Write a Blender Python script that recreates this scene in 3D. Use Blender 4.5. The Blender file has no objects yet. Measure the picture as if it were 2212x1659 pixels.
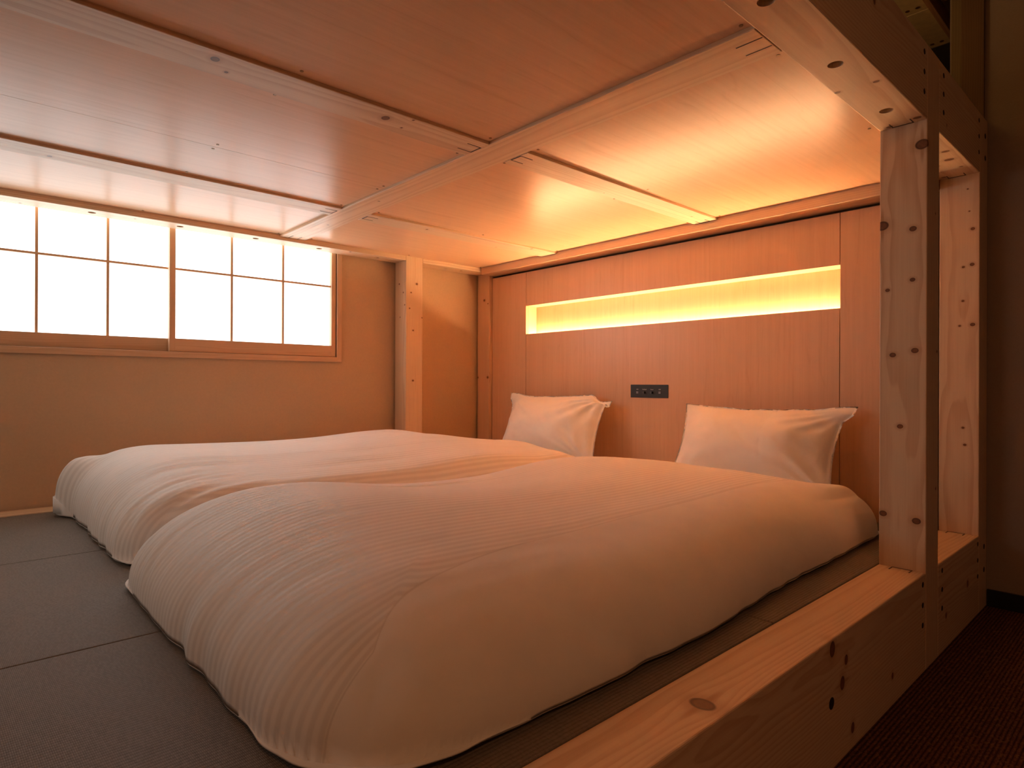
import bpy, bmesh, math, random
from mathutils import Vector, Matrix, noise

# ------------------------------------------------------------------ camera, world, light, exposure
sc = bpy.context.scene
C = sc.collection
ZO = 0.80                       # the lens stands 0.80 m above the carpet; z below is given relative to it

cam_d = bpy.data.cameras.new('camera')
cam = bpy.data.objects.new('camera', cam_d)
C.objects.link(cam)
F_PX, YAW, PITCH, ROLL = 1337.87, math.radians(47.6022), math.radians(0.0229), math.radians(0.1991)
cam_d.sensor_width = 36.0
cam_d.lens = F_PX / 2212 * 36.0
cam_d.clip_start = 0.02
fw = Vector((math.cos(PITCH) * math.cos(YAW), math.cos(PITCH) * math.sin(YAW), math.sin(PITCH)))
rt = Vector((math.sin(YAW), -math.cos(YAW), 0))
up = rt.cross(fw)
rt2 = math.cos(ROLL) * rt + math.sin(ROLL) * up
up2 = -math.sin(ROLL) * rt + math.cos(ROLL) * up
m = Matrix((rt2, up2, -fw)).transposed().to_4x4()
m.translation = Vector((0, 0, ZO))
cam.matrix_world = m
sc.camera = cam

world = bpy.data.worlds.new('world')
sc.world = world
world.use_nodes = True
world.node_tree.nodes['Background'].inputs[0].default_value = (0.9, 0.75, 0.6, 1)
world.node_tree.nodes['Background'].inputs[1].default_value = 0.0

LED_STRENGTH = 146.0
LED_COLOR = (1.0, 0.70, 0.37)
WINDOW_STRENGTH = 2.9
WINDOW_COLOR = (0.97, 0.99, 1.0)

# unseen warm fill lamp, added over the corridor to light the rail fronts
ld = bpy.data.lights.new('corridor_fill', 'AREA')
ld.shape = 'DISK'
ld.size = 0.35
ld.energy = 11.0
ld.color = (1.0, 0.42, 0.17)
lo = bpy.data.objects.new('corridor_fill', ld)
C.objects.link(lo)
lo.location = (-0.3, -1.05, ZO + 1.67)

# upward fill lamp added above the deck to brighten the ceiling panels
ld3 = bpy.data.lights.new('upper_bunk_fill', 'AREA')
ld3.shape = 'DISK'
ld3.size = 0.25
ld3.energy = 6.5
ld3.color = (1.0, 0.66, 0.32)
lo3 = bpy.data.objects.new('upper_bunk_fill', ld3)
C.objects.link(lo3)
lo3.location = (1.7, 1.5, ZO + 1.06)
lo3.rotation_euler = (math.pi, 0, 0)

# soft fill lamp added under the deck, out of frame left, for duvet and posts
ld2 = bpy.data.lights.new('bunk_end_fill', 'AREA')
ld2.shape = 'RECTANGLE'
ld2.size = 0.5
ld2.size_y = 1.2
ld2.energy = 4.2
ld2.color = (1.0, 0.86, 0.72)
lo2 = bpy.data.objects.new('bunk_end_fill', ld2)
C.objects.link(lo2)
lo2.location = (-1.1, 2.35, ZO + 0.50)
lo2.rotation_euler = (0, math.radians(-55), 0)

sc.view_settings.view_transform = 'Standard'
sc.view_settings.look = 'None'
sc.view_settings.exposure = 0.0
sc.view_settings.gamma = 1.0
sc.view_settings.use_curve_mapping = False
sc.cycles.use_denoising = True
sc.cycles.max_bounces = 12
sc.cycles.diffuse_bounces = 8
sc.cycles.glossy_bounces = 4
sc.cycles.sample_clamp_indirect = 0.0
sc.cycles.caustics_reflective = False
sc.cycles.caustics_refractive = False

# ------------------------------------------------------------------ node helpers
class NT:
    def __init__(self, name):
        self.m = bpy.data.materials.new(name)
        self.m.use_nodes = True
        self.t = self.m.node_tree
        self.t.nodes.clear()
        self.out = self.t.nodes.new('ShaderNodeOutputMaterial')
        self.b = self.t.nodes.new('ShaderNodeBsdfPrincipled')
        self.t.links.new(self.b.outputs[0], self.out.inputs[0])

    def n(self, typ, **kw):
        nd = self.t.nodes.new('ShaderNode' + typ)
        ins = kw.pop('ins', {})
        for k, v in kw.items():
            setattr(nd, k, v)
        for k, v in ins.items():
            self.put(nd.inputs[k], v)
        return nd

    def put(self, sock, v):
        if isinstance(v, bpy.types.NodeSocket):
            self.t.links.new(v, sock)
        else:
            sock.default_value = v

    def math(self, op, a, b=0.0, c=0.0, clamp=False):
        nd = self.n('Math', operation=op, use_clamp=clamp)
        self.put(nd.inputs[0], a); self.put(nd.inputs[1], b); self.put(nd.inputs[2], c)
        return nd.outputs[0]

    def vmath(self, op, a, b=(0, 0, 0)):
        nd = self.n('VectorMath', operation=op)
        self.put(nd.inputs[0], a)
        if op == 'SCALE':
            self.put(nd.inputs['Scale'], b)
        else:
            self.put(nd.inputs[1], b)
        return nd.outputs[1] if op in ('LENGTH', 'DOT_PRODUCT') else nd.outputs[0]

    def mix(self, f, a, b, mode='MIX'):
        nd = self.n('Mix', data_type='RGBA', blend_type=mode)
        self.put(nd.inputs[0], f); self.put(nd.inputs[6], a); self.put(nd.inputs[7], b)
        return nd.outputs[2]

    def mixv(self, f, a, b):
        nd = self.n('Mix', data_type='VECTOR')
        self.put(nd.inputs[0], f); self.put(nd.inputs[4], a); self.put(nd.inputs[5], b)
        return nd.outputs[1]

    def maprange(self, v, a, b, c=0.0, d=1.0, smooth=False):
        nd = self.n('MapRange')
        if smooth:
            nd.interpolation_type = 'SMOOTHSTEP'
        for i, x in enumerate((v, a, b, c, d)):
            self.put(nd.inputs[i], x)
        return nd.outputs[0]

    def noise(self, vec, scale, detail=2.0, rough=0.5):
        nd = self.n('TexNoise', ins={'Vector': vec, 'Scale': scale, 'Detail': detail, 'Roughness': rough})
        return nd.outputs[0]

    def coord(self):
        return self.n('TexCoord').outputs['Object']

    def bump(self, h, strength, dist=0.01):
        nd = self.n('Bump', ins={'Height': h, 'Strength': strength, 'Distance': dist})
        self.put(self.b.inputs['Normal'], nd.outputs[0])

    def base(self, col, rough, spec=0.5):
        self.put(self.b.inputs['Base Color'], col)
        self.put(self.b.inputs['Roughness'], rough)
        self.put(self.b.inputs['Specular IOR Level'], spec)


def rgba(c):
    return (c[0], c[1], c[2], 1.0)


AX = {'x': 0, 'y': 1, 'z': 2}
_wood_id = 0


def wood(axis='x', knots=(), seed=None, light=(0.77, 0.60, 0.42), dark=(0.56, 0.345, 0.20), rings=130.0,
         rough=0.42, pith=None, spec=0.4, wav=0.045):
    """Pine: growth rings about a pith line along `axis`, pushed aside by knots at given local points."""
    global _wood_id
    _wood_id += 1
    seed = _wood_id if seed is None else seed
    rnd = random.Random(seed * 7 + 3)
    t = NT('pine_wood')
    P = t.coord()
    a = AX[axis]
    oth = [i for i in range(3) if i != a]
    if pith is None:
        pith = (rnd.uniform(-0.05, 0.05), rnd.uniform(-0.09, 0.09))
    V = P
    core = None
    lmin = None
    rim = None
    for (k, r) in knots:
        s = [1 / (1.9 * r)] * 3
        s[a] = 1 / (4.2 * r)
        d = t.vmath('SUBTRACT', P, tuple(k))
        ds = t.vmath('MULTIPLY', d, tuple(s))
        q = t.vmath('DOT_PRODUCT', ds, ds)
        e = t.math('EXPONENT', t.math('MULTIPLY', q, -1.0))
        V = t.mixv(t.math('MULTIPLY', e, 0.92), V, tuple(k))
        s2 = [1 / r] * 3
        s2[a] = 1 / (r * 0.8)
        l = t.vmath('LENGTH', t.vmath('MULTIPLY', d, tuple(s2)))
        lmin = l if lmin is None else t.math('MINIMUM', lmin, l)
        cm = t.maprange(l, 0.80, 1.05, 1.0, 0.0, True)
        rm = t.maprange(l, 1.0, 2.3, 1.0, 0.0, True)
        core = cm if core is None else t.math('MAXIMUM', core, cm)
        if r > 0.0155:
            s4 = [1 / (0.42 * r)] * 3
            s4[a] = 1 / (3.4 * r)
            st = t.vmath('LENGTH', t.vmath('MULTIPLY', d, tuple(s4)))
            rm = t.math('MAXIMUM', rm, t.maprange(st, 0.4, 1.0, 1.8, 0.0, True))
        rim = rm if rim is None else t.math('MAXIMUM', rim, rm)
    sc3 = [6.0] * 3
    sc3[a] = 1.1
    off = (rnd.uniform(0, 50), rnd.uniform(0, 50), rnd.uniform(0, 50))
    W = t.vmath('ADD', t.vmath('MULTIPLY', V, tuple(sc3)), off)
    n1 = t.noise(W, 1.0, 3.0, 0.5)
    n2 = t.noise(t.vmath('ADD', W, (9.1, 3.3, 5.7)), 0.8, 2.0, 0.5)
    sep = t.n('SeparateXYZ', ins={0: V}).outputs
    u = t.math('SUBTRACT', sep[oth[0]], pith[0])
    v = t.math('SUBTRACT', sep[oth[1]], pith[1])
    u = t.math('ADD', u, t.math('MULTIPLY', t.math('SUBTRACT', n1, 0.5), wav))
    v = t.math('ADD', v, t.math('MULTIPLY', t.math('SUBTRACT', n2, 0.5), wav))
    rr = t.math('SQRT', t.math('ADD', t.math('MULTIPLY', u, u), t.math('MULTIPLY', v, v)))
    fr = t.math('FRACT', t.math('MULTIPLY', rr, rings))
    late = t.math('MULTIPLY', t.maprange(fr, 0.25, 0.9, 0, 1, True), t.maprange(fr, 0.9, 1.0, 1, 0, True))
    fs = [240.0] * 3
    fs[a] = 5.0
    fib = t.noise(t.vmath('MULTIPLY', P, tuple(fs)), 1.0, 2.0, 0.6)
    tone = t.noise(t.vmath('ADD', P, off), 2.2, 2.0, 0.5)
    f = t.math('MULTIPLY', late, t.maprange(tone, 0.3, 0.7, 0.35, 0.62))
    f = t.math('ADD', f, t.maprange(fib, 0.3, 0.7, -0.08, 0.14))
    f = t.math('MAXIMUM', f, 0.0)
    col = t.mix(f, rgba(light), rgba(dark))
    col = t.mix(t.maprange(tone, 0.35, 0.7, 0.0, 0.12), col, rgba((dark[0] * 1.15, dark[1] * 1.15, dark[2] * 1.15)))
    if knots:
        col = t.mix(t.math('MULTIPLY', rim, 0.35), col, rgba((0.42, 0.21, 0.10)))
        kn = t.mix(t.noise(P, 160.0, 2.0), rgba((0.15, 0.06, 0.03)), rgba((0.27, 0.12, 0.06)))
        kn = t.mix(t.maprange(lmin, 0.55, 0.85, 0.0, 0.75, True), kn, rgba((0.075, 0.028, 0.014)))
        col = t.mix(core, col, kn)
    t.base(col, t.maprange(fib, 0.2, 0.8, rough - 0.05, rough + 0.08), spec)
    t.bump(t.math('ADD', t.math('MULTIPLY', late, 0.6), fib), 0.12, 0.0006)
    return t.m


def ply(axis='x', light=(0.80, 0.56, 0.36), dark=(0.66, 0.42, 0.24), rough=0.30, spec=0.5, ior=1.5, coat=0.0, seed=0):
    """Satin maple veneer: fine straight grain with a few faint cathedral lines."""
    t = NT('maple_veneer')
    P = t.coord()
    a = AX[axis]
    s1 = [60.0] * 3; s1[a] = 1.6
    s2 = [5.0] * 3; s2[a] = 0.7
    s3 = [300.0] * 3; s3[a] = 9.0
    P2 = t.vmath('ADD', P, (seed * 1.7, seed * 2.9, seed * 0.7))
    n1 = t.noise(t.vmath('MULTIPLY', P2, tuple(s1)), 1.0, 3.0, 0.55)
    n2 = t.noise(t.vmath('MULTIPLY', P2, tuple(s2)), 1.0, 3.0, 0.5)
    n3 = t.noise(t.vmath('MULTIPLY', P2, tuple(s3)), 1.0, 1.0, 0.5)
    fr = t.math('FRACT', t.math('MULTIPLY', n2, 9.0))
    ln = t.maprange(t.math('ABSOLUTE', t.math('SUBTRACT', fr, 0.5)), 0.0, 0.09, 1.0, 0.0, True)
    f = t.maprange(n1, 0.3, 0.7, 0.0, 0.55)
    f = t.math('ADD', f, t.math('MULTIPLY', ln, t.maprange(n1, 0.4, 0.6, 0.0, 0.35)))
    f = t.math('ADD', f, t.maprange(n3, 0.35, 0.65, -0.05, 0.10))
    col = t.mix(t.math('MAXIMUM', f, 0.0), rgba(light), rgba(dark))
    t.base(col, rough, spec)
    t.b.inputs['IOR'].default_value = ior
    if coat:
        t.b.inputs['Coat Weight'].default_value = coat
        t.b.inputs['Coat Roughness'].default_value = rough * 0.85
        t.b.inputs['Coat IOR'].default_value = 1.6
    t.bump(n3, 0.04, 0.0005)
    return t.m


def flat(name, col, rough=0.6, spec=0.5, metal=0.0, bump=None):
    t = NT(name)
    P = t.coord()
    n = t.noise(P, bump[0] if bump else 40.0, 3.0)
    c = t.mix(t.maprange(n, 0.3, 0.7, 0, 1), rgba([x * 0.92 for x in col]), rgba([min(1, x * 1.06) for x in col]))
    t.base(c, rough, spec)
    t.b.inputs['Metallic'].default_value = metal
    if bump:
        t.bump(n, bump[1], bump[2])
    return t.m


# ------------------------------------------------------------------ object helpers
WP = {}                                           # world position of every object


def reg(o, pos, parent=None):
    pos = Vector(pos)
    WP[o] = pos
    if parent is not None:
        o.parent = parent
        o.location = pos - WP[parent]
    else:
        o.location = pos
    return o


def thing(name, label, cat, pos, group=None):
    o = bpy.data.objects.new(name, None)
    o.empty_display_size = 0.1
    C.objects.link(o)
    reg(o, (pos[0], pos[1], pos[2] + ZO))
    tag(o, label, cat, group)
    return o


def tag(o, label=None, cat=None, group=None, kind=None):
    for k, v in (('label', label), ('category', cat), ('group', group), ('kind', kind)):
        if v:
            o[k] = v
    return o


def mesh_obj(name, bm, mat, pos, parent=None, smooth=False):
    me = bpy.data.meshes.new(name)
    bm.to_mesh(me)
    bm.free()
    if smooth:
        for p in me.polygons:
            p.use_smooth = True
    for mm in (mat if isinstance(mat, (list, tuple)) else [mat]):
        me.materials.append(mm)
    o = bpy.data.objects.new(name, me)
    C.objects.link(o)
    reg(o, pos, parent)
    return o


def box_bm(dx, dy, dz, bevel=0.0, seg=2):
    bm = bmesh.new()
    bmesh.ops.create_cube(bm, size=1.0, matrix=Matrix.Diagonal((dx, dy, dz, 1)))
    if bevel:
        bmesh.ops.bevel(bm, geom=bm.edges[:], offset=bevel, segments=seg, affect='EDGES', profile=0.5)
    return bm


def box(name, x, y, z, mat, parent=None, bevel=0.0015, seg=2):
    """x, y, z are (min, max); z relative to the lens height."""
    bm = box_bm(x[1] - x[0], y[1] - y[0], z[1] - z[0], bevel, seg)
    return mesh_obj(name, bm, mat, ((x[0] + x[1]) / 2, (y[0] + y[1]) / 2, (z[0] + z[1]) / 2 + ZO), parent)


def tilt(axis):
    return {'z': Matrix.Identity(4), 'x': Matrix.Rotation(math.pi / 2, 4, 'Y'), 'y': Matrix.Rotation(math.pi / 2, 4, 'X')}[axis]


def disc_bm(r, h, axis='z', seg=18, bevel=0.0):
    bm = bmesh.new()
    bmesh.ops.create_cone(bm, cap_ends=True, segments=seg, radius1=r, radius2=r - bevel, depth=h, matrix=tilt(axis))
    return bm


def disc(name, p, r, h, axis, mat, parent, seg=18):
    return mesh_obj(name, disc_bm(r, h, axis, seg), mat, (p[0], p[1], p[2] + ZO), parent)


def drill(o, holes, r, depth, axis):
    """Cuts round blind holes (world points relative to lens height) into the mesh itself."""
    for (x, y, z) in holes:
        bm = disc_bm(r, depth * 2, axis, 28)
        me = bpy.data.meshes.new('tmp')
        bm.to_mesh(me); bm.free()
        c = bpy.data.objects.new('tmp', me)
        C.objects.link(c)
        c.location = Vector((x, y, z + ZO)) - WP[o]
        par, loc = o.parent, o.location.copy()
        o.parent = None
        o.location = (0, 0, 0)
        md = o.modifiers.new('b', 'BOOLEAN')
        md.object = c
        md.operation = 'DIFFERENCE'
        md.solver = 'EXACT'
        dg = bpy.context.evaluated_depsgraph_get()
        dg.update()
        new = bpy.data.meshes.new_from_object(o.evaluated_get(dg))
        o.modifiers.clear()
        new.name = o.name
        o.data = new
        o.parent = par
        o.location = loc
        bpy.data.objects.remove(c)


# ------------------------------------------------------------------ materials
def plaster(name, col, sc_=90.0):
    t = NT(name)
    P = t.coord()
    n = t.noise(P, sc_, 4.0, 0.6)
    n2 = t.noise(P, 3.0, 2.0)
    c = t.mix(t.maprange(n, 0.3, 0.7, 0, 1), rgba([x * 0.94 for x in col]), rgba(col))
    c = t.mix(t.maprange(n2, 0.3, 0.7, 0, 0.12), c, rgba([x * 0.85 for x in col]))
    t.base(c, 0.9, 0.25)
    t.bump(n, 0.35, 0.0015)
    return t.m


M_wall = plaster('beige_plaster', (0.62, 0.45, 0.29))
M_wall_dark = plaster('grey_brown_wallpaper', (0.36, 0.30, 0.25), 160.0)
M_ceil = plaster('ceiling_paint', (0.42, 0.36, 0.30))
M_black_base = flat('black_vinyl', (0.012, 0.013, 0.014), 0.45)
M_deck = ply('x', rough=0.28, ior=1.5, spec=0.2, coat=0.0, light=(0.80, 0.525, 0.33), dark=(0.70, 0.43, 0.25))
M_head = ply('z', rough=0.33, light=(0.735, 0.475, 0.305), dark=(0.65, 0.395, 0.24), seed=3)
M_sash = wood('x', (), light=(0.70, 0.47, 0.30), dark=(0.60, 0.36, 0.21), rings=160, rough=0.5)
M_sash_v = wood('z', (), light=(0.70, 0.47, 0.30), dark=(0.60, 0.36, 0.21), rings=160, rough=0.5)
M_slot = flat('dark_slot_steel', (0.05, 0.035, 0.028), 0.5, 0.3)
M_pin_hole = flat('pin_steel_and_hole_shade', (0.02, 0.016, 0.014), 0.5, 0.3, 0.0)  # steel of the drift pins, also the painted dark of uncut bolt holes
M_bolt = flat('zinc_bolt', (0.35, 0.32, 0.28), 0.35, 0.5, 1.0)
M_screw = flat('brass_screw', (0.30, 0.19, 0.10), 0.4, 0.5, 0.8)
M_black_plate = flat('black_anodised_plate', (0.022, 0.020, 0.018), 0.42, 0.5)
M_knob = flat('dark_metal_knob', (0.10, 0.095, 0.09), 0.3, 0.5, 0.9)
M_usb = flat('usb_steel_tongue', (0.62, 0.58, 0.55), 0.35, 0.5, 0.6)
M_print = flat('printed_white_ink', (0.75, 0.70, 0.66), 0.6)
M_brass = flat('dull_brass_plate', (0.80, 0.66, 0.36), 0.5, 0.5, 0.0)
M_dark_board = flat('dark_ceiling_board', (0.10, 0.085, 0.06), 0.6)


def emit(name, col, strength):
    t = NT(name)
    t.base(rgba(col), 0.8, 0.2)
    t.put(t.b.inputs['Emission Color'], rgba(col))
    t.b.inputs['Emission Strength'].default_value = strength
    return t.m


M_led = emit('warm_led_strip', LED_COLOR, LED_STRENGTH)


def paper():
    t = NT('backlit_washi_paper')
    P = t.coord()
    n = t.noise(t.vmath('MULTIPLY', P, (60, 60, 14)), 1.0, 4.0, 0.6)
    n2 = t.noise(P, 5.0, 3.0, 0.6)
    k = t.maprange(n, 0.3, 0.7, 0.95, 1.04)
    k = t.math('MULTIPLY', k, t.maprange(n2, 0.3, 0.7, 0.95, 1.05))
    t.base((0.82, 0.82, 0.80, 1), 0.9, 0.2)
    t.put(t.b.inputs['Emission Color'], rgba(WINDOW_COLOR))
    t.put(t.b.inputs['Emission Strength'], t.math('MULTIPLY', k, WINDOW_STRENGTH))
    return t.m


M_paper = paper()


def tatami():
    t = NT('grey_woven_tatami')
    P = t.coord()
    s = t.n('SeparateXYZ', ins={0: P}).outputs
    wob = t.math('MULTIPLY', t.math('SUBTRACT', t.noise(P, 14.0, 2.0), 0.5), 0.006)
    PY, PX = 0.0078, 0.0026
    y = t.math('DIVIDE', t.math('ADD', s[1], wob), PY)
    row = t.math('FLOOR', y)
    fy = t.math('FRACT', y)
    x = t.math('ADD', t.math('DIVIDE', s[0], PX), t.math('MULTIPLY', row, 0.13))
    fx = t.math('FRACT', x)
    hy = t.math('SINE', t.math('MULTIPLY', fy, math.pi))
    hx = t.math('SINE', t.math('MULTIPLY', fx, math.pi))
    h = t.math('MULTIPLY', t.math('POWER', hy, 0.6), t.maprange(hx, 0.0, 1.0, 0.55, 1.0))
    cell = t.n('TexWhiteNoise', noise_dimensions='2D', ins={'Vector': t.n('CombineXYZ', ins={0: t.math('FLOOR', x), 1: row}).outputs[0]}).outputs[0]
    col = t.mix(t.maprange(h, 0.1, 0.9, 0, 1), (0.085, 0.070, 0.058, 1), (0.195, 0.170, 0.145, 1))
    col = t.mix(t.maprange(cell, 0.0, 1.0, 0.0, 0.30), col, (0.30, 0.27, 0.235, 1))
    col = t.mix(t.maprange(t.noise(P, 4.0, 2.0), 0.3, 0.7, 0.0, 0.25), col, (0.16, 0.135, 0.105, 1))
    t.base(col, 0.62, 0.35)
    t.bump(h, 0.6, 0.0012)
    return t.m


M_tatami = tatami()


def carpet():
    t = NT('dark_red_brown_ribbed_carpet')
    P = t.coord()
    s = t.n('SeparateXYZ', ins={0: P}).outputs
    wob = t.math('MULTIPLY', t.noise(t.vmath('MULTIPLY', P, (3.0, 60.0, 1.0)), 1.0, 2.0), 0.004)
    y = t.math('DIVIDE', t.math('ADD', s[1], wob), 0.009)
    hy = t.math('SINE', t.math('MULTIPLY', t.math('FRACT', y), math.pi))
    n = t.noise(t.vmath('MULTIPLY', P, (150.0, 260.0, 150.0)), 1.0, 3.0, 0.7)
    n2 = t.noise(t.vmath('MULTIPLY', P, (60.0, 110.0, 60.0)), 1.0, 2.0, 0.6)
    f = t.math('MULTIPLY', hy, t.maprange(n, 0.35, 0.65, 0.2, 1.0))
    col = t.mix(f, (0.045, 0.018, 0.015, 1), (0.24, 0.095, 0.055, 1))
    col = t.mix(t.maprange(n2, 0.55, 0.68, 0.0, 0.6), col, (0.26, 0.13, 0.05, 1))
    t.base(col, 0.95, 0.15)
    t.bump(t.math('ADD', hy, n), 0.8, 0.004)
    return t.m


M_carpet = carpet()


def linen(name, stripes):
    """White cotton; the satin stripe of the duvet covers runs in UV space along the bed, up to the piped seam."""
    t = NT(name)
    P = t.coord()
    soft = t.noise(P, 11.0, 3.0, 0.5)
    col = t.mix(t.maprange(soft, 0.3, 0.7, 0, 1), (0.85, 0.84, 0.83, 1), (0.89, 0.88, 0.87, 1))
    if stripes:
        uv = t.n('UVMap', uv_map='uv').outputs[0]
        sd = t.n('SeparateXYZ', ins={0: t.n('UVMap', uv_map='seam').outputs[0]}).outputs[0]
        s = t.n('SeparateXYZ', ins={0: uv}).outputs
        v = t.math('ADD', s[1], t.math('MULTIPLY', t.math('SUBTRACT', t.noise(P, 1.6, 2.0), 0.5), 0.03))
        ph = t.math('MULTIPLY', v, 2 * math.pi / 0.0225)
        w = t.math('MULTIPLY', t.math('ADD', t.math('SINE', ph), 1.0), 0.5)
        w = t.math('MULTIPLY', t.maprange(w, 0.1, 0.9, 0, 1, True), t.maprange(sd, 0.0, 0.004, 0, 1))
        line = t.maprange(t.math('ABSOLUTE', sd), 0.0005, 0.0035, 1.0, 0.0, True)
        col = t.mix(w, col, (0.765, 0.75, 0.74, 1))
        col = t.mix(t.math('MULTIPLY', line, 0.35), col, (0.50, 0.47, 0.45, 1))
        t.base(col, t.maprange(w, 0, 1, 0.78, 0.55), t.maprange(w, 0, 1, 0.2, 0.4))
        t.bump(t.math('SUBTRACT', w, line), 0.12, 0.0008)
    else:
        t.base(col, 0.8, 0.25)
    t.b.inputs['Sheen Weight'].default_value = 0.06
    t.b.inputs['Sheen Roughness'].default_value = 0.5
    return t.m


M_cotton = linen('white_cotton', False)

# ------------------------------------------------------------------ the room
YW = 3.275                      # face of the window wall
XH = 2.68                       # face of the headboard
XL = -1.7
YB = -1.7
ZC = 1.70                       # ceiling, relative to the lens


def struct(name, x, y, z, mat, parent=None, bevel=0.0):
    o = box(name, x, y, z, mat, parent, bevel)
    if parent is None:
        o['kind'] = 'structure'
    return o


struct('floor', (XL - 0.1, 4.5), (YB - 0.1, YW + 0.12), (-0.86, -0.80), M_carpet)
struct('ceiling', (XL - 0.1, 4.5), (YB - 0.1, YW + 0.12), (ZC + 0.02, ZC + 0.12), M_ceil)
# window wall: one mesh with the opening left open
WX0, WX1, WZ0, WZ1 = -0.034, 1.636, 0.150, 0.935
bm = bmesh.new()
for (x0, x1, z0, z1) in ((XL, WX0, -0.80, ZC + 0.02), (WX1, 4.4, -0.80, ZC + 0.02), (WX0, WX1, -0.80, WZ0), (WX0, WX1, WZ1, ZC + 0.02)):
    b2 = bmesh.ops.create_cube(bm, size=1.0, matrix=Matrix.Translation(((x0 + x1) / 2, YW + 0.06, (z0 + z1) / 2 + ZO)) @ Matrix.Diagonal((x1 - x0, 0.12, z1 - z0, 1)))
tag(mesh_obj('wall_window', bm, M_wall, (0, 0, 0)), kind='structure')
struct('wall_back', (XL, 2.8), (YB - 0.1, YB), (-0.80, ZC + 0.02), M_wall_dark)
struct('wall_left', (XL - 0.1, XL), (YB, YW), (-0.80, ZC + 0.02), M_wall)
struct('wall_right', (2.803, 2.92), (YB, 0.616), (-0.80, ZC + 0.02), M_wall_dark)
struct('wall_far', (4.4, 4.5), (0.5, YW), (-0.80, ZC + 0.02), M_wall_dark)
struct('wall_headboard', (2.803, 2.92), (0.616, YW), (-0.80, 0.965), M_wall)
struct('baseboard_right', (2.795, 2.803), (YB, 0.497), (-0.80, -0.738), M_black_base, bevel=0.002)
# timber jamb on the end of the right-hand wall, above the bunk
struct('trim_1', (2.786, 2.803), (0.509, 0.578), (0.965, ZC + 0.02), wood('z', dark=(0.13, 0.075, 0.035), light=(0.17, 0.10, 0.05)), bevel=0.001)
struct('trim_2', (2.790, 2.803), (0.578, 0.610), (0.965, ZC + 0.02), wood('z', light=(0.20, 0.15, 0.075), dark=(0.16, 0.115, 0.06)), bevel=0.001)
# picture rail under the upper ceiling
struct('trim_3', (XL, 4.4), (0.744, 0.766), (ZC - 0.075, ZC + 0.0), wood('x', light=(0.60, 0.36, 0.19), dark=(0.45, 0.24, 0.12)), bevel=0.002)
# ceiling boards of the upper bunk: brass-coloured sheet panels with pairs of screws
cb = thing('ceiling_panelling', 'dull brass-coloured screwed ceiling panels above the bunk, top right corner', 'ceiling panels', (2.9, 1.0, ZC))
x0 = 0.86
while x0 < 4.3:
    x1 = min(x0 + 0.396, 4.39)
    o = box('panel', (x0, x1), (0.63, 3.27), (ZC, ZC + 0.018), M_brass if x0 < 3.6 else M_dark_board, cb, 0.001, 1)
    for sy in (0.83, 0.87, 1.6, 2.4):
        for sx in (x1 - 0.042,):
            if x1 - x0 > 0.2:
                disc('screw', (sx, sy, ZC - 0.0005), 0.009, 0.003, 'z', M_screw, o, 12)
    x0 += 0.401

# window: casing, two sliding sashes, paper
win = bpy.data.objects.new('window_1', None)
C.objects.link(win)
reg(win, (0.8, YW, ZO + 0.15))
tag(win, kind='structure')
cw = 0.028
box('casing', (WX0 - cw, WX1 + cw), (YW - 0.013, YW + 0.06), (WZ0 - cw, WZ0), M_sash, win, 0.001, 1)
box('casing', (WX1, WX1 + cw), (YW - 0.0135, YW + 0.06), (WZ0 - cw + 0.0005, WZ1 + cw), M_sash_v, win, 0.001, 1)
box('casing', (WX0 - cw, WX0), (YW - 0.0135, YW + 0.06), (WZ0 - cw + 0.0005, WZ1 + cw), M_sash_v, win, 0.001, 1)
box('casing', (WX0, WX1), (YW - 0.013, YW + 0.06), (WZ1, WZ1 + cw), M_sash, win, 0.001, 1)


def sash(x0, x1, y0, muntins, label, hz):
    dep = 0.028
    s = bpy.data.objects.new('sliding_sash', None)
    C.objects.link(s)
    reg(s, ((x0 + x1) / 2, y0, ZO + WZ0), win)
    s['label'] = label
    zb, zt = 0.214, WZ1 - 0.05
    st = 0.026
    box('bottom_rail', (x0 + 0.0005, x1 - 0.0005), (y0 + 0.0005, y0 + dep - 0.0005), (WZ0 + 0.002, zb), M_sash, s, 0.001, 1)
    box('top_rail', (x0, x1), (y0, y0 + dep), (zt, WZ1), M_sash, s, 0.001, 1)
    box('stile', (x0, x0 + st), (y0, y0 + dep), (WZ0 + 0.002, zt), M_sash_v, s, 0.001, 1)
    box('stile', (x1 - st, x1), (y0, y0 + dep), (WZ0 + 0.002, zt), M_sash_v, s, 0.001, 1)
    for mx in muntins:
        box('muntin', (mx - 0.0052, mx + 0.0052), (y0 + 0.012, y0 + dep - 0.003), (zb, zt), M_sash_v, s, 0.0005, 1)
    box('muntin', (x0 + st, x1 - st), (y0 + 0.011, y0 + dep - 0.003), (hz - 0.0048, hz + 0.0048), M_sash, s, 0.0005, 1)
    xs = [x0 + st] + list(muntins) + [x1 - st]
    for i in range(len(xs) - 1):
        for (za, zz) in ((zb, hz), (hz, zt)):
            a = xs[i] + (0.0035 if i else 0)
            b = xs[i + 1] - (0.0035 if i < len(xs) - 2 else 0)
            box('paper_pane', (a - 0.001, b + 0.001), (y0 + dep - 0.003, y0 + dep - 0.002), (za - 0.001, zz + 0.001), M_paper, s, 0)
    return s


sash(0.782, 1.632, YW - 0.002, (1.070, 1.334), 'front sliding paper sash, closest to the headboard', 0.549)
sash(-0.030, 0.822, YW + 0.028, (0.282, 0.540), 'rear sliding paper sash, at the left edge', 0.552)

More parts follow.
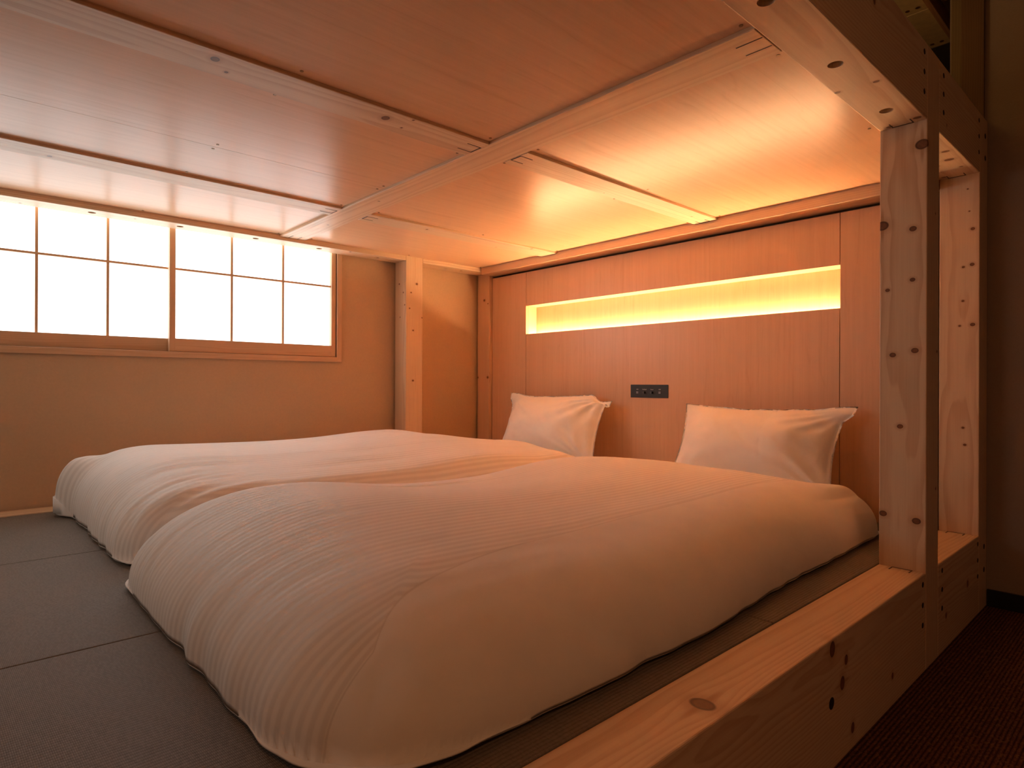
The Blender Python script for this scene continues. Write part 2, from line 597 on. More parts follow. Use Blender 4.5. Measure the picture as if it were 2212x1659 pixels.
# ------------------------------------------------------------------ timber bunk frame
fr = thing('bunk_frame', 'pine timber bunk frame of posts, rails and joists around the bedding', 'bunk frame', (1.0, 0.56, -0.80))
YO, YI = 0.50, 0.62             # outer and inner face of the front rails
X1a, X1b = 2.036, 2.158         # post beside the duvet
X2a, X2b = 2.680, 2.800         # post against the wall
ZL0, ZL1 = -0.80, -0.527        # lower rail
ZU0, ZU1 = 0.750, 0.9615        # upper rail
XS = -1.2                       # the frame goes on behind the camera's left


def loc(o_x, o_y, o_z, p):      # knot position in the mesh's own coordinates
    return (p[0] - (o_x[0] + o_x[1]) / 2, p[1] - (o_y[0] + o_y[1]) / 2, p[2] - (o_z[0] + o_z[1]) / 2)


def timber(name, x, y, z, axis, knots=(), label=None, parent=None, bevel=0.003, **kw):
    ks = [(loc(x, y, z, p), r) for (p, r) in knots]
    o = box(name, x, y, z, wood(axis, ks, **kw), parent or fr, bevel, 2)
    if label:
        o['label'] = label
    return o


# lower rails (sill beams)
lr = timber('lower_rail', (XS, X1a - 0.0008), (YO, YI), (ZL0, ZL1), 'x', [
    ((0.923, 0.5417, ZL1), 0.024), ((1.36, YO, -0.548), 0.018), ((1.437, YO, -0.5925), 0.012), ((1.416, YO, -0.636), 0.016),
    ((1.747, YO, -0.725), 0.009), ((1.477, YO, -0.754), 0.013), ((1.15, YO, -0.72), 0.010)], pith=(0.02, 0.10))
disc('bolt_hole_shade', (1.356, YO, -0.659), 0.0125, 0.0016, 'y', M_pin_hole, lr, 22)  # flat black disc paints the shade inside a hole; nothing is drilled
lr2 = timber('lower_rail', (X1b + 0.0008, X2a - 0.0008), (YO, YI), (ZL0, ZL1), 'x', [
    ((2.25, YO, -0.70), 0.010), ((2.52, YO, -0.66), 0.013), ((2.33, 0.57, ZL1), 0.010)], pith=(0.03, 0.06), label='short lower rail beside the wall')
# upper rails
bolts = [-0.57, -0.22, 0.13, 0.48, 0.83, 1.181, 1.533, 1.892]
ur = timber('upper_rail', (XS, X1a - 0.0008), (YO, YI), (ZU0, ZU1), 'x', [
    ((1.692, 0.524, ZU0), 0.008), ((1.683, 0.611, ZU0), 0.008), ((2.004, 0.517, ZU0), 0.011), ((2.018, 0.590, ZU0), 0.009),
    ((1.60, YO, 0.90), 0.010), ((1.1, YO, 0.82), 0.012)], pith=(0.02, 0.09))
drill(ur, [(bx, 0.561, ZU0) for bx in bolts], 0.017, 0.030, 'z')
for bx in bolts:
    disc('bolt', (bx, 0.561, ZU0 + 0.021), 0.0065, 0.018, 'z', M_bolt, ur, 6)
ur2 = timber('upper_rail', (X1b + 0.0008, X2a - 0.0008), (YO, YI), (ZU0, ZU1), 'x', [
    ((2.454, 0.541, ZU0), 0.015), ((2.36, 0.53, ZU0), 0.012), ((2.50, 0.585, ZU0), 0.007), ((2.56, 0.53, ZU0), 0.006), ((2.65, 0.60, ZU0), 0.008),
    ((2.24, YO, 0.79), 0.005)], pith=(0.01, 0.08), label='short knotty upper rail beside the wall')
# front posts
p1 = timber('post', (X1a, X1b), (YO, YI), (ZL0, ZU1), 'z', [
    ((X1a, 0.5126, 0.683), 0.019), ((X1a, 0.613, 0.470), 0.018), ((X1a, 0.5346, 0.448), 0.010), ((X1a, 0.5354, 0.3026), 0.0075),
    ((X1a, 0.5989, 0.279), 0.0065), ((X1a, 0.529, 0.100), 0.010), ((X1a, 0.585, 0.089), 0.009), ((X1a, 0.5656, -0.118), 0.0085),
    ((X1a, 0.609, -0.376), 0.011), ((X1a, 0.524, -0.385), 0.012), ((2.12, YO, 0.50), 0.004), ((2.14, YO, 0.10), 0.005), ((2.13, YO, -0.30), 0.005)],
    bevel=0.0025, pith=(0.09, 0.0), label='grey-lit knotty pine post beside the duvet')
p2 = timber('post', (X2a, X2b), (YO, YI), (ZL0, ZU1), 'z', [
    ((X2a, 0.520, 0.556), 0.007), ((X2a, 0.5473, 0.424), 0.005), ((X2a, 0.5216, 0.430), 0.0075), ((X2a, 0.5483, 0.303), 0.005),
    ((X2a, 0.5577, 0.2146), 0.0045), ((X2a, 0.5197, 0.217), 0.008), ((X2a, 0.547, -0.1497), 0.005), ((X2a, 0.5415, -0.2104), 0.0055),
    ((X2a, 0.535, 0.70), 0.003), ((X2a, 0.53, 0.62), 0.003)], bevel=0.0025, pith=(0.12, 0.0), label='pine post standing against the dark wall')
# steel drift pins at every joint
for (px, rail) in ((2.004, None), (2.203, None), (2.664, None)):
    up_o = ur if px < 2.1 else ur2
    lo_o = lr if px < 2.1 else lr2
    for z in (0.9286, 0.8730, 0.8180):
        disc('drift_pin', (px, YO, z), 0.0078, 0.0016, 'y', M_pin_hole, up_o, 14)
    for z in (-0.553, -0.610, -0.666):
        disc('drift_pin', (px, YO, z), 0.0078, 0.0016, 'y', M_pin_hole, lo_o, 14)
for z in (0.899, 0.8196, -0.578, -0.661):
    disc('bolt_hole_shade', (2.760, YO, z), 0.0095, 0.0016, 'y', M_pin_hole, p2, 18)  # hole shade as black discs on the post face, not cut


def slot_u(cx, y0, y1, z, dirx, ln, parent):
    """Saw slot of the hidden steel hanger: a U seen in the horizontal face of the beam."""
    w = 0.0028
    for yy in (y0, y1):
        box('hanger_slot', tuple(sorted((cx, cx + dirx * ln))), (yy - w / 2, yy + w / 2), (z - 0.0006, z + 0.0006), M_slot, parent, 0)
    box('hanger_slot', tuple(sorted((cx, cx + dirx * 0.004))), (y0, y1), (z - 0.0006, z + 0.0006), M_slot, parent, 0)


slot_u(X1a - 0.0035, 0.533, 0.583, ZL1, -1, 0.032, lr)
slot_u(X1a - 0.0035, 0.533, 0.585, ZU0, -1, 0.034, ur)
slot_u(X2a - 0.0035, 0.540, 0.590, ZL1, -1, 0.032, lr2)
slot_u(X2a - 0.0035, 0.540, 0.590, ZU0, -1, 0.034, ur2)

# wall-side frame
YB0, YB1 = 3.135, 3.255
XPa, XPb = 2.010, 2.127
wb = timber('wall_beam', (XS, XPa - 0.001), (YB0, YB1), (0.733, 0.9615), 'x', [
    ((1.656, 3.150, 0.733), 0.007), ((0.22, 3.225, 0.733), 0.006), ((0.62, 3.18, 0.733), 0.005)], bevel=0.003)
wbolts = [0.118, 0.4605, 0.806, 1.154, 1.493, 1.845]
drill(wb, [(bx, 3.192, 0.733) for bx in wbolts], 0.015, 0.025, 'z')
for bx in wbolts:
    disc('bolt', (bx, 3.192, 0.733 + 0.017), 0.006, 0.015, 'z', M_bolt, wb, 6)
XCa = 2.655
wb2 = timber('wall_beam', (XPb + 0.001, XCa - 0.001), (YB0, YB1), (0.733, 0.9615), 'x', [((2.457, 3.184, 0.733), 0.009)], label='short wall beam in the corner')
drill(wb2, [(2.335, 3.189, 0.733)], 0.013, 0.025, 'z')
wp = timber('wall_post', (XPa, XPb), (YB0, YB1), (-0.80, 0.9615), 'z', [
    ((2.085, YB0, 0.60), 0.008), ((2.045, YB0, 0.545), 0.005), ((2.035, YB0, 0.45), 0.005), ((2.06, YB0, 0.32), 0.006), ((2.06, YB0, 0.02), 0.007),
    ((XPa, 3.21, 0.60), 0.006), ((XPa, 3.165, 0.545), 0.005), ((XPa, 3.15, 0.47), 0.005), ((XPa, 3.20, 0.40), 0.004), ((2.125, YB0, 0.40), 0.005)],
    label='knotty pine post in front of the beige wall', bevel=0.0025)
cp = timber('wall_post', (XCa, 2.775), (YB0, YB1), (-0.80, 0.9615), 'z', [
    ((XCa, 3.185, 0.56), 0.010), ((XCa, 3.148, 0.535), 0.005), ((XCa, 3.148, 0.045), 0.010), ((XCa, 3.252, 0.045), 0.008)],
    label='corner post beside the headboard', light=(0.72, 0.50, 0.33), bevel=0.003)
timber('wall_sill', (XS, XPa - 0.001), (YB0 + 0.003, YB1), (-0.80, -0.5245), 'x', label='sill timber along the foot of the window wall')
timber('wall_sill', (XPb + 0.001, XCa - 0.001), (YB0 + 0.003, YB1), (-0.80, -0.5245), 'x', label='short sill timber in the corner')

# beam above the headboard
XHB = 2.585
hb = timber('head_beam', (XHB, XHB + 0.12), (YI + 0.001, YB0 - 0.001), (0.716, 0.9615), 'y', light=(0.74, 0.53, 0.35), dark=(0.60, 0.38, 0.23))

# cross beam and joists (undersides at 0.75, deck panels at 0.76)
XCB0, XCB1 = 1.255, 1.386
ZJ = 0.750
cb_ = timber('cross_beam', (XCB0, XCB1), (YI + 0.0005, YB0 - 0.0005), (ZJ, 0.93), 'y', [((1.31, 2.25, ZJ), 0.005), ((1.33, 2.75, ZJ), 0.005)],
             light=(0.80, 0.60, 0.41), dark=(0.58, 0.35, 0.19), rings=60, pith=(0.0, -0.13), bevel=0.002)
jl1 = timber('joist', (XS, XCB0 - 0.001), (1.483, 1.605), (ZJ, 0.93), 'x', [
    ((0.457, 1.5236, ZJ), 0.013), ((0.496, 1.569, ZJ), 0.006), ((0.913, 1.533, ZJ), 0.015), ((0.979, 1.492, ZJ), 0.0045), ((0.982, 1.5595, ZJ), 0.0045)],
    label='near left joist under the deck', bevel=0.002)
jl2 = timber('joist', (XS, XCB0 - 0.001), (2.460, 2.586), (ZJ, 0.93), 'x', [((0.25, 2.55, ZJ), 0.010)], label='far left joist under the deck', bevel=0.002)
jr1 = timber('joist', (XCB1 + 0.004, XHB - 0.0005), (1.450, 1.568), (ZJ, 0.93), 'x', [((1.9, 1.55, ZJ), 0.003), ((2.45, 1.50, ZJ), 0.004)], label='near right joist under the deck', bevel=0.002)
jr2 = timber('joist', (XCB1 + 0.004, XHB - 0.0005), (2.452, 2.574), (ZJ, 0.93), 'x', [((1.72, 2.50, ZJ), 0.007), ((2.39, 2.462, ZJ), 0.007), ((2.22, 2.565, ZJ), 0.004)], label='far right joist under the deck', bevel=0.002)
slot_u(XCB0 - 0.0035, 1.520, 1.570, ZJ, -1, 0.055, jl1)
slot_u(XCB0 - 0.0035, 2.500, 2.550, ZJ, -1, 0.055, jl2)
slot_u(XCB1 + 0.0045, 1.485, 1.533, ZJ, 1, 0.055, jr1)
slot_u(XCB1 + 0.0045, 2.490, 2.538, ZJ, 1, 0.055, jr2)
slot_u(XHB - 0.004, 1.485, 1.533, ZJ, -1, 0.045, jr1)
for (yy, s) in ((YI + 0.004, 1), (YB0 - 0.004, -1)):
    for xx in (1.297, 1.343):
        box('hanger_slot', (xx - 0.0014, xx + 0.0014), tuple(sorted((yy, yy + s * 0.06))), (ZJ - 0.0006, ZJ + 0.0006), M_slot, cb_, 0)

# deck panels between the joists
ZP = 0.760
bays = [((XS, XCB0), (YI, 1.483)), ((XS, XCB0), (1.605, 2.116)), ((XS, XCB0), (2.1168, 2.460)), ((XS, XCB0), (2.586, YB0)),
        ((XCB1, XHB), (YI, 1.450)), ((XCB1, XHB), (1.568, 2.452)), ((XCB1, XHB), (2.574, YB0 + 0.0)), ]
for i, (bx, by) in enumerate(bays):
    o = box('deck_panel', (bx[0] + 0.0006, bx[1] - 0.0006), (by[0] + 0.0003, by[1] - 0.0003), (ZP, ZP + 0.024), M_deck, fr, 0.0)
    if bx[0] < 0:
        xs = [1.238, 1.238 - 0.602, 1.238 - 1.204]
    else:
        xs = [1.413, 2.014, 2.560]
    for x in xs:
        for y in (by[0] + 0.022, by[1] - 0.024):
            disc('screw', (x, y, ZP - 0.0004), 0.0045, 0.0016, 'z', M_screw, o, 12)
# upper surface of the bunk deck
box('upper_deck', (XS, 2.80), (YI + 0.001, YW - 0.003), (0.9625, 0.985), M_head, fr, 0.001, 1)

# ------------------------------------------------------------------ platform floor and tatami
struct('trim_4', (XS, 2.66), (YI + 0.001, YB0 + 0.002), (-0.80, -0.586), wood('x'))
TZ0, TZ1 = -0.585, -0.528
rows = ((YI + 0.004, 1.477, 'near row along the front rail'), (1.479, 2.317, 'middle row'), (2.319, 3.1342, 'far row along the window wall'))
cols = ((-0.36, 1.358, 'left', 'its end showing beyond the duvet foot'), (1.360, 2.655, 'right', 'almost covered by the bedding'))
labels = {
    (0, 0): 'grey woven tatami mat nearest the camera, in front of the near duvet corner',
    (1, 0): 'grey woven tatami mat in the middle row, beside the near duvet foot',
    (2, 0): 'grey woven tatami mat at the far left, beside the window wall sill',
    (0, 1): 'dark tatami mat showing between near duvet and front rail, towards the post',
    (1, 1): 'tatami mat under the pillow end of the bedding, middle row',
    (2, 1): 'tatami mat under the pillow end of the bedding, at the window wall'}
for r, (ya, yb, _) in enumerate(rows):
    for c, (xa, xb, _, _) in enumerate(cols):
        o = box('tatami_mat', (xa, xb), (ya, yb), (TZ0, TZ1), M_tatami, None, 0.0035, 3)
        tag(o, labels[(r, c)], 'tatami mat', 'tatami mats on the bunk platform')
struct('trim_5', (XS, -0.362), (YI + 0.004, 3.1342), (TZ0, TZ1), M_tatami, bevel=0.003)

# ------------------------------------------------------------------ headboard with the lit niche
hd = thing('headboard', 'maple-veneered headboard with long lit niche behind the pillows', 'headboard', (XH, 1.9, -0.60))
NY0, NY1, NZ0, NZ1 = 0.961, 2.807, 0.314, 0.490
HB = -0.60
XT = XH + 0.018
HT = 0.702
yl, yr_ = YB0 - 0.005, 0.628
box('panel', (XH, XT), (NY1 + 0.0012, yl), (HB, HT), M_head, hd, 0.0005, 1)['label'] = 'narrow panel left of the niche'
box('panel', (XH, XT), (yr_, NY0 - 0.0012), (HB, HT), M_head, hd, 0.0005, 1)['label'] = 'narrow panel right of the niche'
box('panel', (XH, XT), (NY0 + 0.0012, NY1 - 0.0012), (HB, NZ0), M_head, hd, 0.0005, 1)['label'] = 'wide panel below the niche'
box('panel', (XH, XT), (NY0 + 0.0012, NY1 - 0.0012), (NZ1, HT), M_head, hd, 0.0005, 1)['label'] = 'wide panel above the niche'
box('backing', (XT, XT + 0.012), (yr_, yl), (HB, NZ0 - 0.03), M_head, hd, 0)
box('backing', (XT, XT + 0.012), (yr_, yl), (NZ1 + 0.012, HT), M_head, hd, 0)
box('niche_back', (2.772, 2.784), (NY0 - 0.01, NY1 + 0.01), (NZ0 - 0.03, NZ1 + 0.012), M_head, hd, 0)
box('niche_top', (XT, 2.772), (NY0 - 0.012, NY1 + 0.012), (NZ1, NZ1 + 0.012), M_head, hd, 0)
box('niche_floor', (XT, 2.772), (NY0 - 0.012, NY1 + 0.012), (NZ0 - 0.042, NZ0 - 0.030), M_head, hd, 0)
box('niche_side', (XT, 2.772), (NY1, NY1 + 0.012), (NZ0 - 0.03, NZ1), M_head, hd, 0)
box('niche_side', (XT, 2.772), (NY0 - 0.012, NY0), (NZ0 - 0.03, NZ1), M_head, hd, 0)
led = box('light_strip', (2.754, 2.766), (NY0 + 0.01, NY1 - 0.01), (NZ0 - 0.0298, NZ0 - 0.020), M_led, hd, 0)
led['label'] = 'warm white LED strip hidden behind the niche lip'

# black switch plate
SP0, SP1 = 1.769, 2.000
SPC = (SP0 + SP1) / 2
sp = thing('switch_panel', 'black control plate with two knobs and two USB ports on the headboard', 'switch panel', (XH, SPC, -0.068))
box('plate', (XH - 0.003, XH), (SP0, SP1), (-0.0675, 0.0), M_black_plate, sp, 0.0008, 1)
zrow = -0.0405
XF = XH - 0.003
ys = [1.9565, 1.9115, 1.8650, 1.8190]


def text(s, y, z, size, parent):
    cu = bpy.data.curves.new('lettering', 'FONT')
    cu.body = s
    cu.size = size
    cu.extrude = 0.00012
    cu.align_x = 'CENTER'
    cu.align_y = 'CENTER'
    to = bpy.data.objects.new('tmp', cu)
    C.objects.link(to)
    dg = bpy.context.evaluated_depsgraph_get()
    dg.update()
    me = bpy.data.meshes.new_from_object(to.evaluated_get(dg))
    bpy.data.objects.remove(to)
    # text x -> -y (reads left to right seen from -x), text y -> z
    for v in me.vertices:
        x, y_, z_ = v.co
        v.co = (-z_, -x, y_)
    me.materials.clear()
    me.materials.append(M_print)
    me.name = 'lettering'
    o = bpy.data.objects.new('lettering', me)
    C.objects.link(o)
    reg(o, (XF - 0.0001, y, z + ZO), parent)
    return o


for i, (y, s) in enumerate(zip(ys, ('USB', 'Bedhead', 'Room', 'USB'))):
    text(s, y, -0.0245, 0.0072, sp)
    if i in (0, 3):
        po = box('usb_port', (XF - 0.0008, XF + 0.001), (y - 0.0075, y + 0.0075), (zrow - 0.0065, zrow + 0.0065), M_slot, sp, 0.0003, 1)
        for dz in (0.003, -0.003):
            box('contact_tongue', (XF - 0.0014, XF), (y - 0.0060, y + 0.0060), (zrow + dz - 0.0011, zrow + dz + 0.0011), M_usb, po, 0)
    else:
        bm = bmesh.new()
        bmesh.ops.create_cone(bm, cap_ends=True, segments=24, radius1=0.0062, radius2=0.0055, depth=0.011, matrix=Matrix.Rotation(-math.pi / 2, 4, 'Y'))
        mesh_obj('knob', bm, M_knob, (XF - 0.0055, y, zrow + ZO), sp)

# ------------------------------------------------------------------ bedding
def sstep(a, b, x):
    t = max(0.0, min(1.0, (x - a) / (b - a)))
    return t * t * (3 - 2 * t)


def gauss(x, c, w):
    return math.exp(-((x - c) / w) ** 2)


def nz(x, y, z=0.0):
    return noise.noise((x, y, z))


def sheet(name, x0, x1, y0, y1, H, edge, fold, mat, pos, parent=None, nu=300, nv=230, r=(0.40, 0.25, 0.36, 0.36), rimh=0.012,
          mexp=(2.3, 2.3), nexp=3.2, seam=None, under=None):
    """A stuffed cover. Parameter square -> footprint; r = inset radii (foot, head, front, back).
    H(x,y): top height above the mat; edge()->(dx,dy) outline wobble; fold()->height detail;
    under = (x0,x1,y0,y1,h): what the cover is draped over."""
    bm = bmesh.new()
    uvl = bm.loops.layers.uv.new('uv')
    uvs_ = bm.loops.layers.uv.new('seam')
    Lx, Ly = x1 - x0, y1 - y0

    def prof(s, L, ra, rb):
        la, lb = ra * 1.35, rb * 1.35
        mid = L - ra - rb
        d = s * (la + mid + lb)
        q = 0.5 * math.pi
        if d < la:
            return ra * (1 - math.cos(q * d / la))
        if d > la + mid:
            return L - rb * (1 - math.cos(q * (la + mid + lb - d) / lb))
        return ra + (d - la)

    px = [prof(i / nu, Lx, r[0], r[1]) for i in range(nu + 1)]
    py = [prof(j / nv, Ly, r[2], r[3]) for j in range(nv + 1)]

    def place(i, j, low):
        ax, ay = px[i], py[j]
        if ax < r[0]:
            a, sa, ra = 1 - ax / r[0], -1, r[0]
        elif ax > Lx - r[1]:
            a, sa, ra = 1 - (Lx - ax) / r[1], 1, r[1]
        else:
            a, sa, ra = 0.0, 0, 0.0
        if ay < r[2]:
            b, sb, rb = 1 - ay / r[2], -1, r[2]
        elif ay > Ly - r[3]:
            b, sb, rb = 1 - (Ly - ay) / r[3], 1, r[3]
        else:
            b, sb, rb = 0.0, 0, 0.0
        q = max(a, b)
        x, y = ax, ay
        if a > 0 and b > 0:
            k = q / (a ** nexp + b ** nexp) ** (1 / nexp)
            x = ax - sa * ra * a * (1 - k)
            y = ay - sb * rb * b * (1 - k)
        m = (a * mexp[0] + b * mexp[1]) / (a + b) if a + b > 0 else 2.3
        kk = q / (a ** nexp + b ** nexp) ** (1 / nexp) if a > 0 and b > 0 else 1.0
        q2 = min(1.0, ((a * kk) ** 3.0 + (b * kk) ** 3.0) ** (1 / 3.0))
        f = max(0.0, 1 - q2 ** m) ** (1 / m)
        X, Y = x0 + x, y0 + y
        fx = max(0.0, 1 - a ** 2.2) ** (1 / 2.2)
        fy = max(0.0, 1 - b ** 2.2) ** (1 / 2.2)
        dx, dy = edge(X, Y, fx, fy)
        k = 0.0
        if under:
            k = min(sstep(under[0] - 0.10, under[0], X), sstep(under[2] - 0.08, under[2] - 0.005, Y),
                    1 - sstep(under[3] + 0.005, under[3] + 0.08, Y))
        rz = max(rimh, k * (under[4] + 0.012) * sstep(2.0, 2.2, X)) if under else rimh
        if not low:
            h = rz + (H(X, Y) - rz) * f
            h += fold(X, Y, fx, fy, ax, ay)
            return (X + dx, Y + dy, max(h, 0.008))
        h = rz * (1 - min(1.0, 2.5 * f)) ** 1.5 + 0.003
        if under:
            h = max(h, k * under[4])
        return (X + dx, Y + dy, h)

    grid = {}
    low = {}
    for i in range(nu + 1):
        for j in range(nv + 1):
            grid[i, j] = bm.verts.new(place(i, j, False))
            if i in (0, nu) or j in (0, nv):
                low[i, j] = grid[i, j]
            elif i % 3 == 0 or True:
                low[i, j] = bm.verts.new(place(i, j, True))

    def face(vs, uvs, ss):
        f = bm.faces.new(vs)
        f.smooth = True
        for l, q, w in zip(f.loops, uvs, ss):
            l[uvl].uv = q
            l[uvs_].uv = (w, 0)
    for i in range(nu):
        for j in range(nv):
            q = ((i, j), (i + 1, j), (i + 1, j + 1), (i, j + 1))
            uvs = [(px[a], y0 + py[b]) for a, b in q]
            ss = [(y0 + py[b] - seam(x0 + px[a])) if seam else 1.0 for a, b in q]
            face([grid[k] for k in q], uvs, ss)
            face([low[k] for k in reversed(q)], list(reversed(uvs)), [-1.0] * 4)
    me = bpy.data.meshes.new(name)
    ox, oy = pos[0], pos[1]
    for v in bm.verts:
        v.co.x -= ox
        v.co.y -= oy
    bm.to_mesh(me)
    bm.free()
    me.materials.append(mat)
    o = bpy.data.objects.new(name, me)
    C.objects.link(o)
    reg(o, (pos[0], pos[1], TZ1 + ZO + 0.001), parent)
    return o


# near duvet
def seam_y(x):
    return 0.985 - 0.22 * math.exp(-max(0, x - 0.42) / 0.22) - 0.06 * sstep(2.0, 2.4, x)


def H_near(x, y):
    h = 0.186
    h += 0.050 * gauss(x, 0.70, 0.34) * sstep(1.0, 1.6, y)
    h += 0.034 * gauss(x, 1.92, 0.30) * sstep(1.0, 1.7, y)
    h += 0.006 * sstep(1.2, 1.7, y)
    h += 0.012 * gauss(y, 1.30, 0.30)
    h += 0.018 * nz(x * 1.3, y * 2.2, 3.0)
    h += 0.006 * nz(x * 2.2 + 5, y * 5.5, 7.0)
    return h


def E_near(x, y, fx, fy):
    k = 1 - fx * fx
    dx = (0.012 * nz(y * 5.0, 1.0) + 0.007 * nz(y * 14.0, 5.0)) * k * (1 if x < 1.3 else -1)
    if x > 1.8:
        dx += 0.16 * sstep(1.9, 2.34, x) * (1 - sstep(0.78, 0.94, y))
    ky = 1 - fy * fy
    dy = (0.012 * nz(x * 4.0, 9.0) + 0.006 * nz(x * 13.0, 2.0)) * ky * (1 if y < 1.3 else 0.3)
    if y < 1.2:
        dy += (0.030 * sstep(1.30, 1.62, x) + 0.012 * sstep(1.9, 2.2, x)) * ky
    return dx, dy


def F_near(x, y, fx, fy, ax, ay):
    v = 0.0
    if x < 1.1:                                        # pleats fanning down the foot
        w = (1 - fx) * sstep(0.0, 0.25, fx)
        yy = y + 0.10 * (1 - fx)
        v += w * (0.006 * nz(yy * 15.0, x * 1.5, 1.0) + 0.010 * nz(yy * 38.0, x * 2.0, 4.0)) * (0.40 + sstep(1.2, 1.9, y))
    v += 0.0012 * nz(x * 2.0, y * 22.0, 8.0) * fx
    if y < 1.2:                                        # front drop: soft hanging folds, deeper at the foot corner
        w = (1 - fy) * sstep(0.0, 0.3, fy)
        v += w * (0.006 * nz(x * 5.0 + y * 2, y * 2.0, 2.0) + 0.022 * gauss(x, 0.52, 0.13) * nz(x * 9.0 - y * 4, y * 3.0, 6.0))
    # creases beside the far duvet
    v -= 0.0045 * gauss(y, 1.66 + 0.03 * nz(x * 2, 1), 0.012) * gauss(x, 1.15, 0.30)
    return v


M_near = linen('striped_cotton_near', True)
FUT_N = (0.62, 2.62, 0.84, 1.78)
FUT_F = (0.62, 2.62, 2.08, 3.00)
dn = sheet('duvet', 0.334, 2.325, 0.680, 1.950, H_near, E_near, F_near, M_near, (1.35, 1.32), r=(0.36, 0.14, 0.34, 0.24),
           mexp=(2.5, 2.2), nexp=3.7, seam=seam_y, under=FUT_N + (0.092,))
tag(dn, 'white striped duvet nearest the front rail and the camera', 'duvet', 'white duvets on the futons')


def H_far(x, y):
    h = 0.205 + 0.058 * sstep(2.05, 2.6, y)
    h -= 0.070 * sstep(1.75, 2.35, x) * sstep(2.3, 2.8, y)
    h -= 0.010 * sstep(1.75, 2.35, x)
    h += 0.016 * gauss(x, 1.75, 0.28)
    h += 0.008 * gauss(x, 0.50, 0.2)
    h += 0.014 * nz(x * 1.4 + 7, y * 2.4, 5.0)
    h += 0.007 * nz(x * 1.6 + 2, y * 8.0, 9.0)
    return h


def E_far(x, y, fx, fy):
    k = 1 - fx * fx
    dx = (0.012 * nz(y * 5.0 + 3, 1.5) + 0.008 * nz(y * 15.0, 5.5)) * k * (1 if x < 1.3 else -1)
    if x < 1.3:
        dx -= 0.05 * k * sstep(2.90, 3.03, y)
        dx += 0.02 * k * (1 - sstep(2.0, 2.5, y))
    ky = max(0, 1 - min(1, fy * 1.4))
    dy = 0.008 * nz(x * 4.0, 4.0) * ky
    return dx, dy


def F_far(x, y, fx, fy, ax, ay):
    v = 0.0
    if x < 1.1:
        w = (1 - fx) * sstep(0.0, 0.25, fx)
        yy = y + 0.12 * (1 - fx)
        v += w * (0.007 * nz(yy * 16.0, x * 1.5, 11.0) + 0.008 * nz(yy * 36.0, x * 2.0, 14.0))
        # fan of deeper folds where the two duvets meet
        c = gauss(y, 2.10, 0.14) * sstep(0.05, 0.3, fx) * (1 - sstep(0.55, 0.9, x))
        v += c * 0.012 * nz((y - 0.30 * x) * 26.0, x * 1.5, 21.0)
        # the flopped outer corner of the cover
        k = (1 - sstep(0.38, 0.50, x)) * sstep(2.88, 3.02, y)
        v += 0.065 * k
    v += 0.003 * nz(x * 2.0 + 4, y * 20.0, 18.0) * fx
    return v


M_far = linen('striped_cotton_far', True)
df = sheet('duvet', 0.355, 2.38, 1.965, 3.128, H_far, E_far, F_far, M_far, (1.35, 2.5), r=(0.34, 0.26, 0.20, 0.20),
           mexp=(2.5, 2.2), nexp=3.7, under=FUT_F + (0.092,))
tag(df, 'white striped duvet on the far side, beside the window wall', 'duvet', 'white duvets on the futons')


def futon(x0, x1, y0, y1, label):
    bm = box_bm(x1 - x0, y1 - y0, 0.085, 0.036, 5)
    uvl = bm.loops.layers.uv.new('uv')
    bmesh.ops.subdivide_edges(bm, edges=[e for e in bm.edges if e.calc_length() > 0.3], cuts=12, use_grid_fill=True)
    for v in bm.verts:
        v.co.z += 0.004 * nz(v.co.x * 4, v.co.y * 4, 1.0) if v.co.z > 0.0 else 0
    o = mesh_obj('futon_mattress', bm, M_cotton, ((x0 + x1) / 2, (y0 + y1) / 2, TZ1 + 0.0435 + ZO), smooth=True)
    tag(o, label, 'mattress', 'futon mattresses under the duvets')
    return o


futon(*FUT_N, 'white futon mattress under the near duvet and right pillow')
futon(*FUT_F, 'white futon mattress under the far duvet and left pillow')


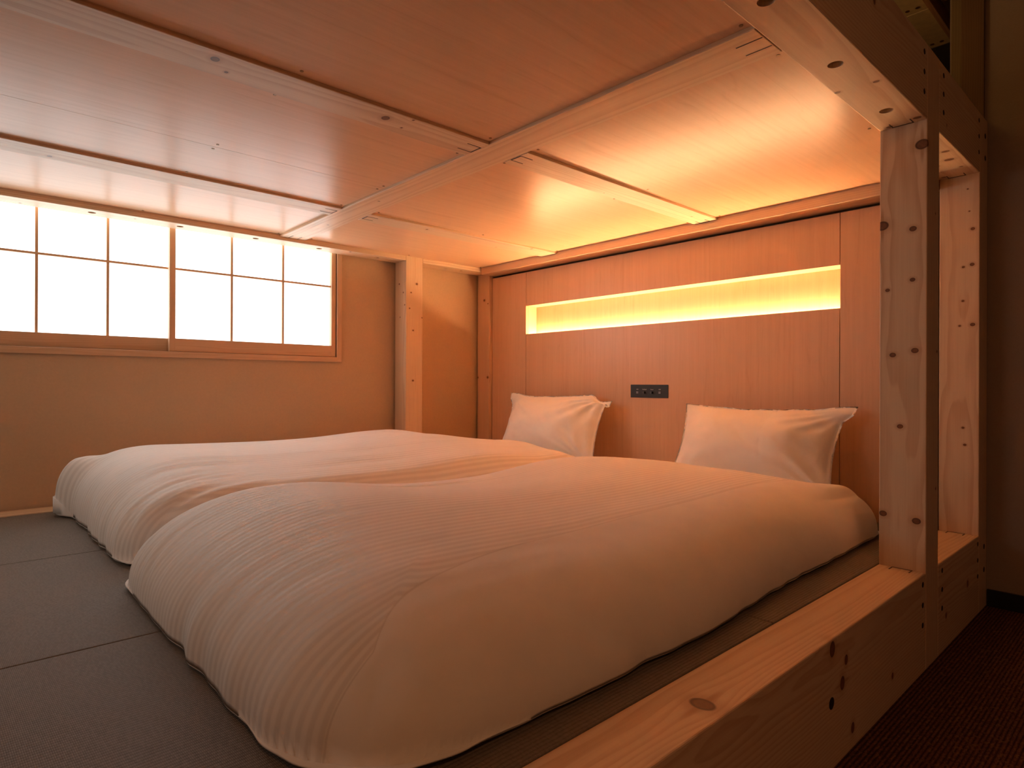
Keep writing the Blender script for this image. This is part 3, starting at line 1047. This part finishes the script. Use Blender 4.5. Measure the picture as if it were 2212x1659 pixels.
def pillow(label, base, ywid, hgt, lean, seed, ears, seam_v=None, thick=0.13, roll=0.0):
    """base = centre of the bottom edge; the pillow leans back (+x) by `lean` over its height."""
    rnd = random.Random(seed)
    bm = bmesh.new()
    uvl = bm.loops.layers.uv.new('uv')
    nu, nv = 84, 60
    up_v = Vector((lean, 0, math.sqrt(max(0.01, hgt * hgt - lean * lean)))).normalized()
    side = Vector((0, -1, 0))                        # u to the right as seen from the camera
    nrm = side.cross(up_v)                          # towards the camera (-x)
    if nrm.x > 0:
        nrm = -nrm
    V = {}
    for s in (1, -1):
        for i in range(nu + 1):
            for j in range(nv + 1):
                u = -1 + 2 * i / nu
                v = -1 + 2 * j / nv
                if s == -1 and (i in (0, nu) or j in (0, nv)):
                    V[s, i, j] = V[1, i, j]
                    continue
                # pincushion outline: edges drawn in, corners left out as ears
                pu = u * (1 - 0.075 * (1 - v * v) ** 1.0)
                pv = v * (1 - 0.085 * (1 - u * u) ** 1.0)
                a = ywid / 2 * pu
                b = hgt / 2 * (pv + 1)
                du, dv = 1 - abs(u), 1 - abs(v)
                # flat hem along the edge, then the stuffed body
                bu = math.sin(0.5 * math.pi * min(1, max(0, du - 0.03) / 0.62)) ** 0.75
                bv = math.sin(0.5 * math.pi * min(1, max(0, dv - 0.045) / 0.90)) ** 0.75
                t = thick * bu * bv * (0.95 - 0.22 * v)
                w = 0.0
                e = max(abs(u), abs(v))
                for (eu, ev, amp) in ears:
                    d = math.hypot(u - eu, (v - ev) * 0.8)
                    ang = math.atan2(v - ev * 1.05, u - eu * 1.05)
                    w += amp * math.exp(-(d / 0.75) ** 2) * sstep(0.05, 0.25, d) * math.sin(ang * 15 + seed + 2.0 * nz(u * 2, v * 2, seed)) * min(1, t / 0.07)
                w += 0.006 * nz(u * 2.6, v * 3.0, seed) * min(1, t / 0.06)
                w += 0.004 * nz(u * 7 + v * 4, v * 3.0 - u * 2, seed + 5) * min(1, t / 0.03)
                if seam_v is not None and s == 1:
                    su = seam_v - 0.07 * v
                    w -= 0.004 * gauss(u, su, 0.012)
                    w += 0.002 * gauss(u, su + 0.02, 0.015)
                p = side * a + up_v * b
                p += nrm * ((t * 0.62 + w) if s == 1 else -(t * 0.38))
                # drooping ears
                for (eu, ev, fx_, fy_, fz_) in FOLD.get(seed, ()):
                    k = sstep(0.72, 1.0, 1 - math.hypot(u - eu, v - ev) / 0.62 + 0.28)
                    p += Vector((fx_, fy_, fz_)) * k
                p.z += 0.006 * nz(u * 3, v, seed + 9) * (1 if v > 0 else 0) * (v ** 2)
                if roll:
                    p = Matrix.Rotation(roll, 3, 'X') @ p
                V[s, i, j] = bm.verts.new(p)
    for s in (1, -1):
        for i in range(nu):
            for j in range(nv):
                q = ((i, j), (i + 1, j), (i + 1, j + 1), (i, j + 1))
                vs = [V[s, a, b] for a, b in q]
                if s == -1:
                    vs.reverse()
                f = bm.faces.new(vs)
                f.smooth = True
                for l, (a, b) in zip(f.loops, q if s == 1 else tuple(reversed(q))):
                    l[uvl].uv = (a / nu, b / nv)
    bmesh.ops.recalc_face_normals(bm, faces=bm.faces[:])
    zmin = min(v.co.z for v in bm.verts)
    for v in bm.verts:
        v.co.z -= zmin
    o = mesh_obj('pillow', bm, M_cotton, (base[0], base[1], base[2] + ZO))
    tag(o, label, 'pillow', 'white pillows leaning on the headboard')
    return o


FOLD = {1: ((1, 1, -0.010, -0.015, -0.045), (-1, 1, -0.02, 0.0, 0.010)),
        2: ((1, 1, 0.0, -0.03, 0.006), (1, -1, -0.02, 0.02, 0.02), (-1, -1, -0.02, 0.03, 0.01))}
MT = TZ1 + 0.0875
pillow('left pillow, its top corners flopped over, leaning on the headboard', (2.455, 2.455, MT + 0.001), 0.77, 0.41, 0.16, 1,
       ((0.9, 0.8, 0.011), (-0.9, 0.9, 0.004), (0.8, -0.9, 0.006)), thick=0.20, roll=math.radians(-1.5))
pillow('right pillow with smooth front and pointed corner, beside the front post', (2.43, 1.258, MT + 0.001), 0.725, 0.40, 0.175, 2,
       ((0.95, 0.9, 0.004), (0.95, -0.9, 0.008), (-0.9, -0.9, 0.004)), seam_v=0.28, thick=0.21)
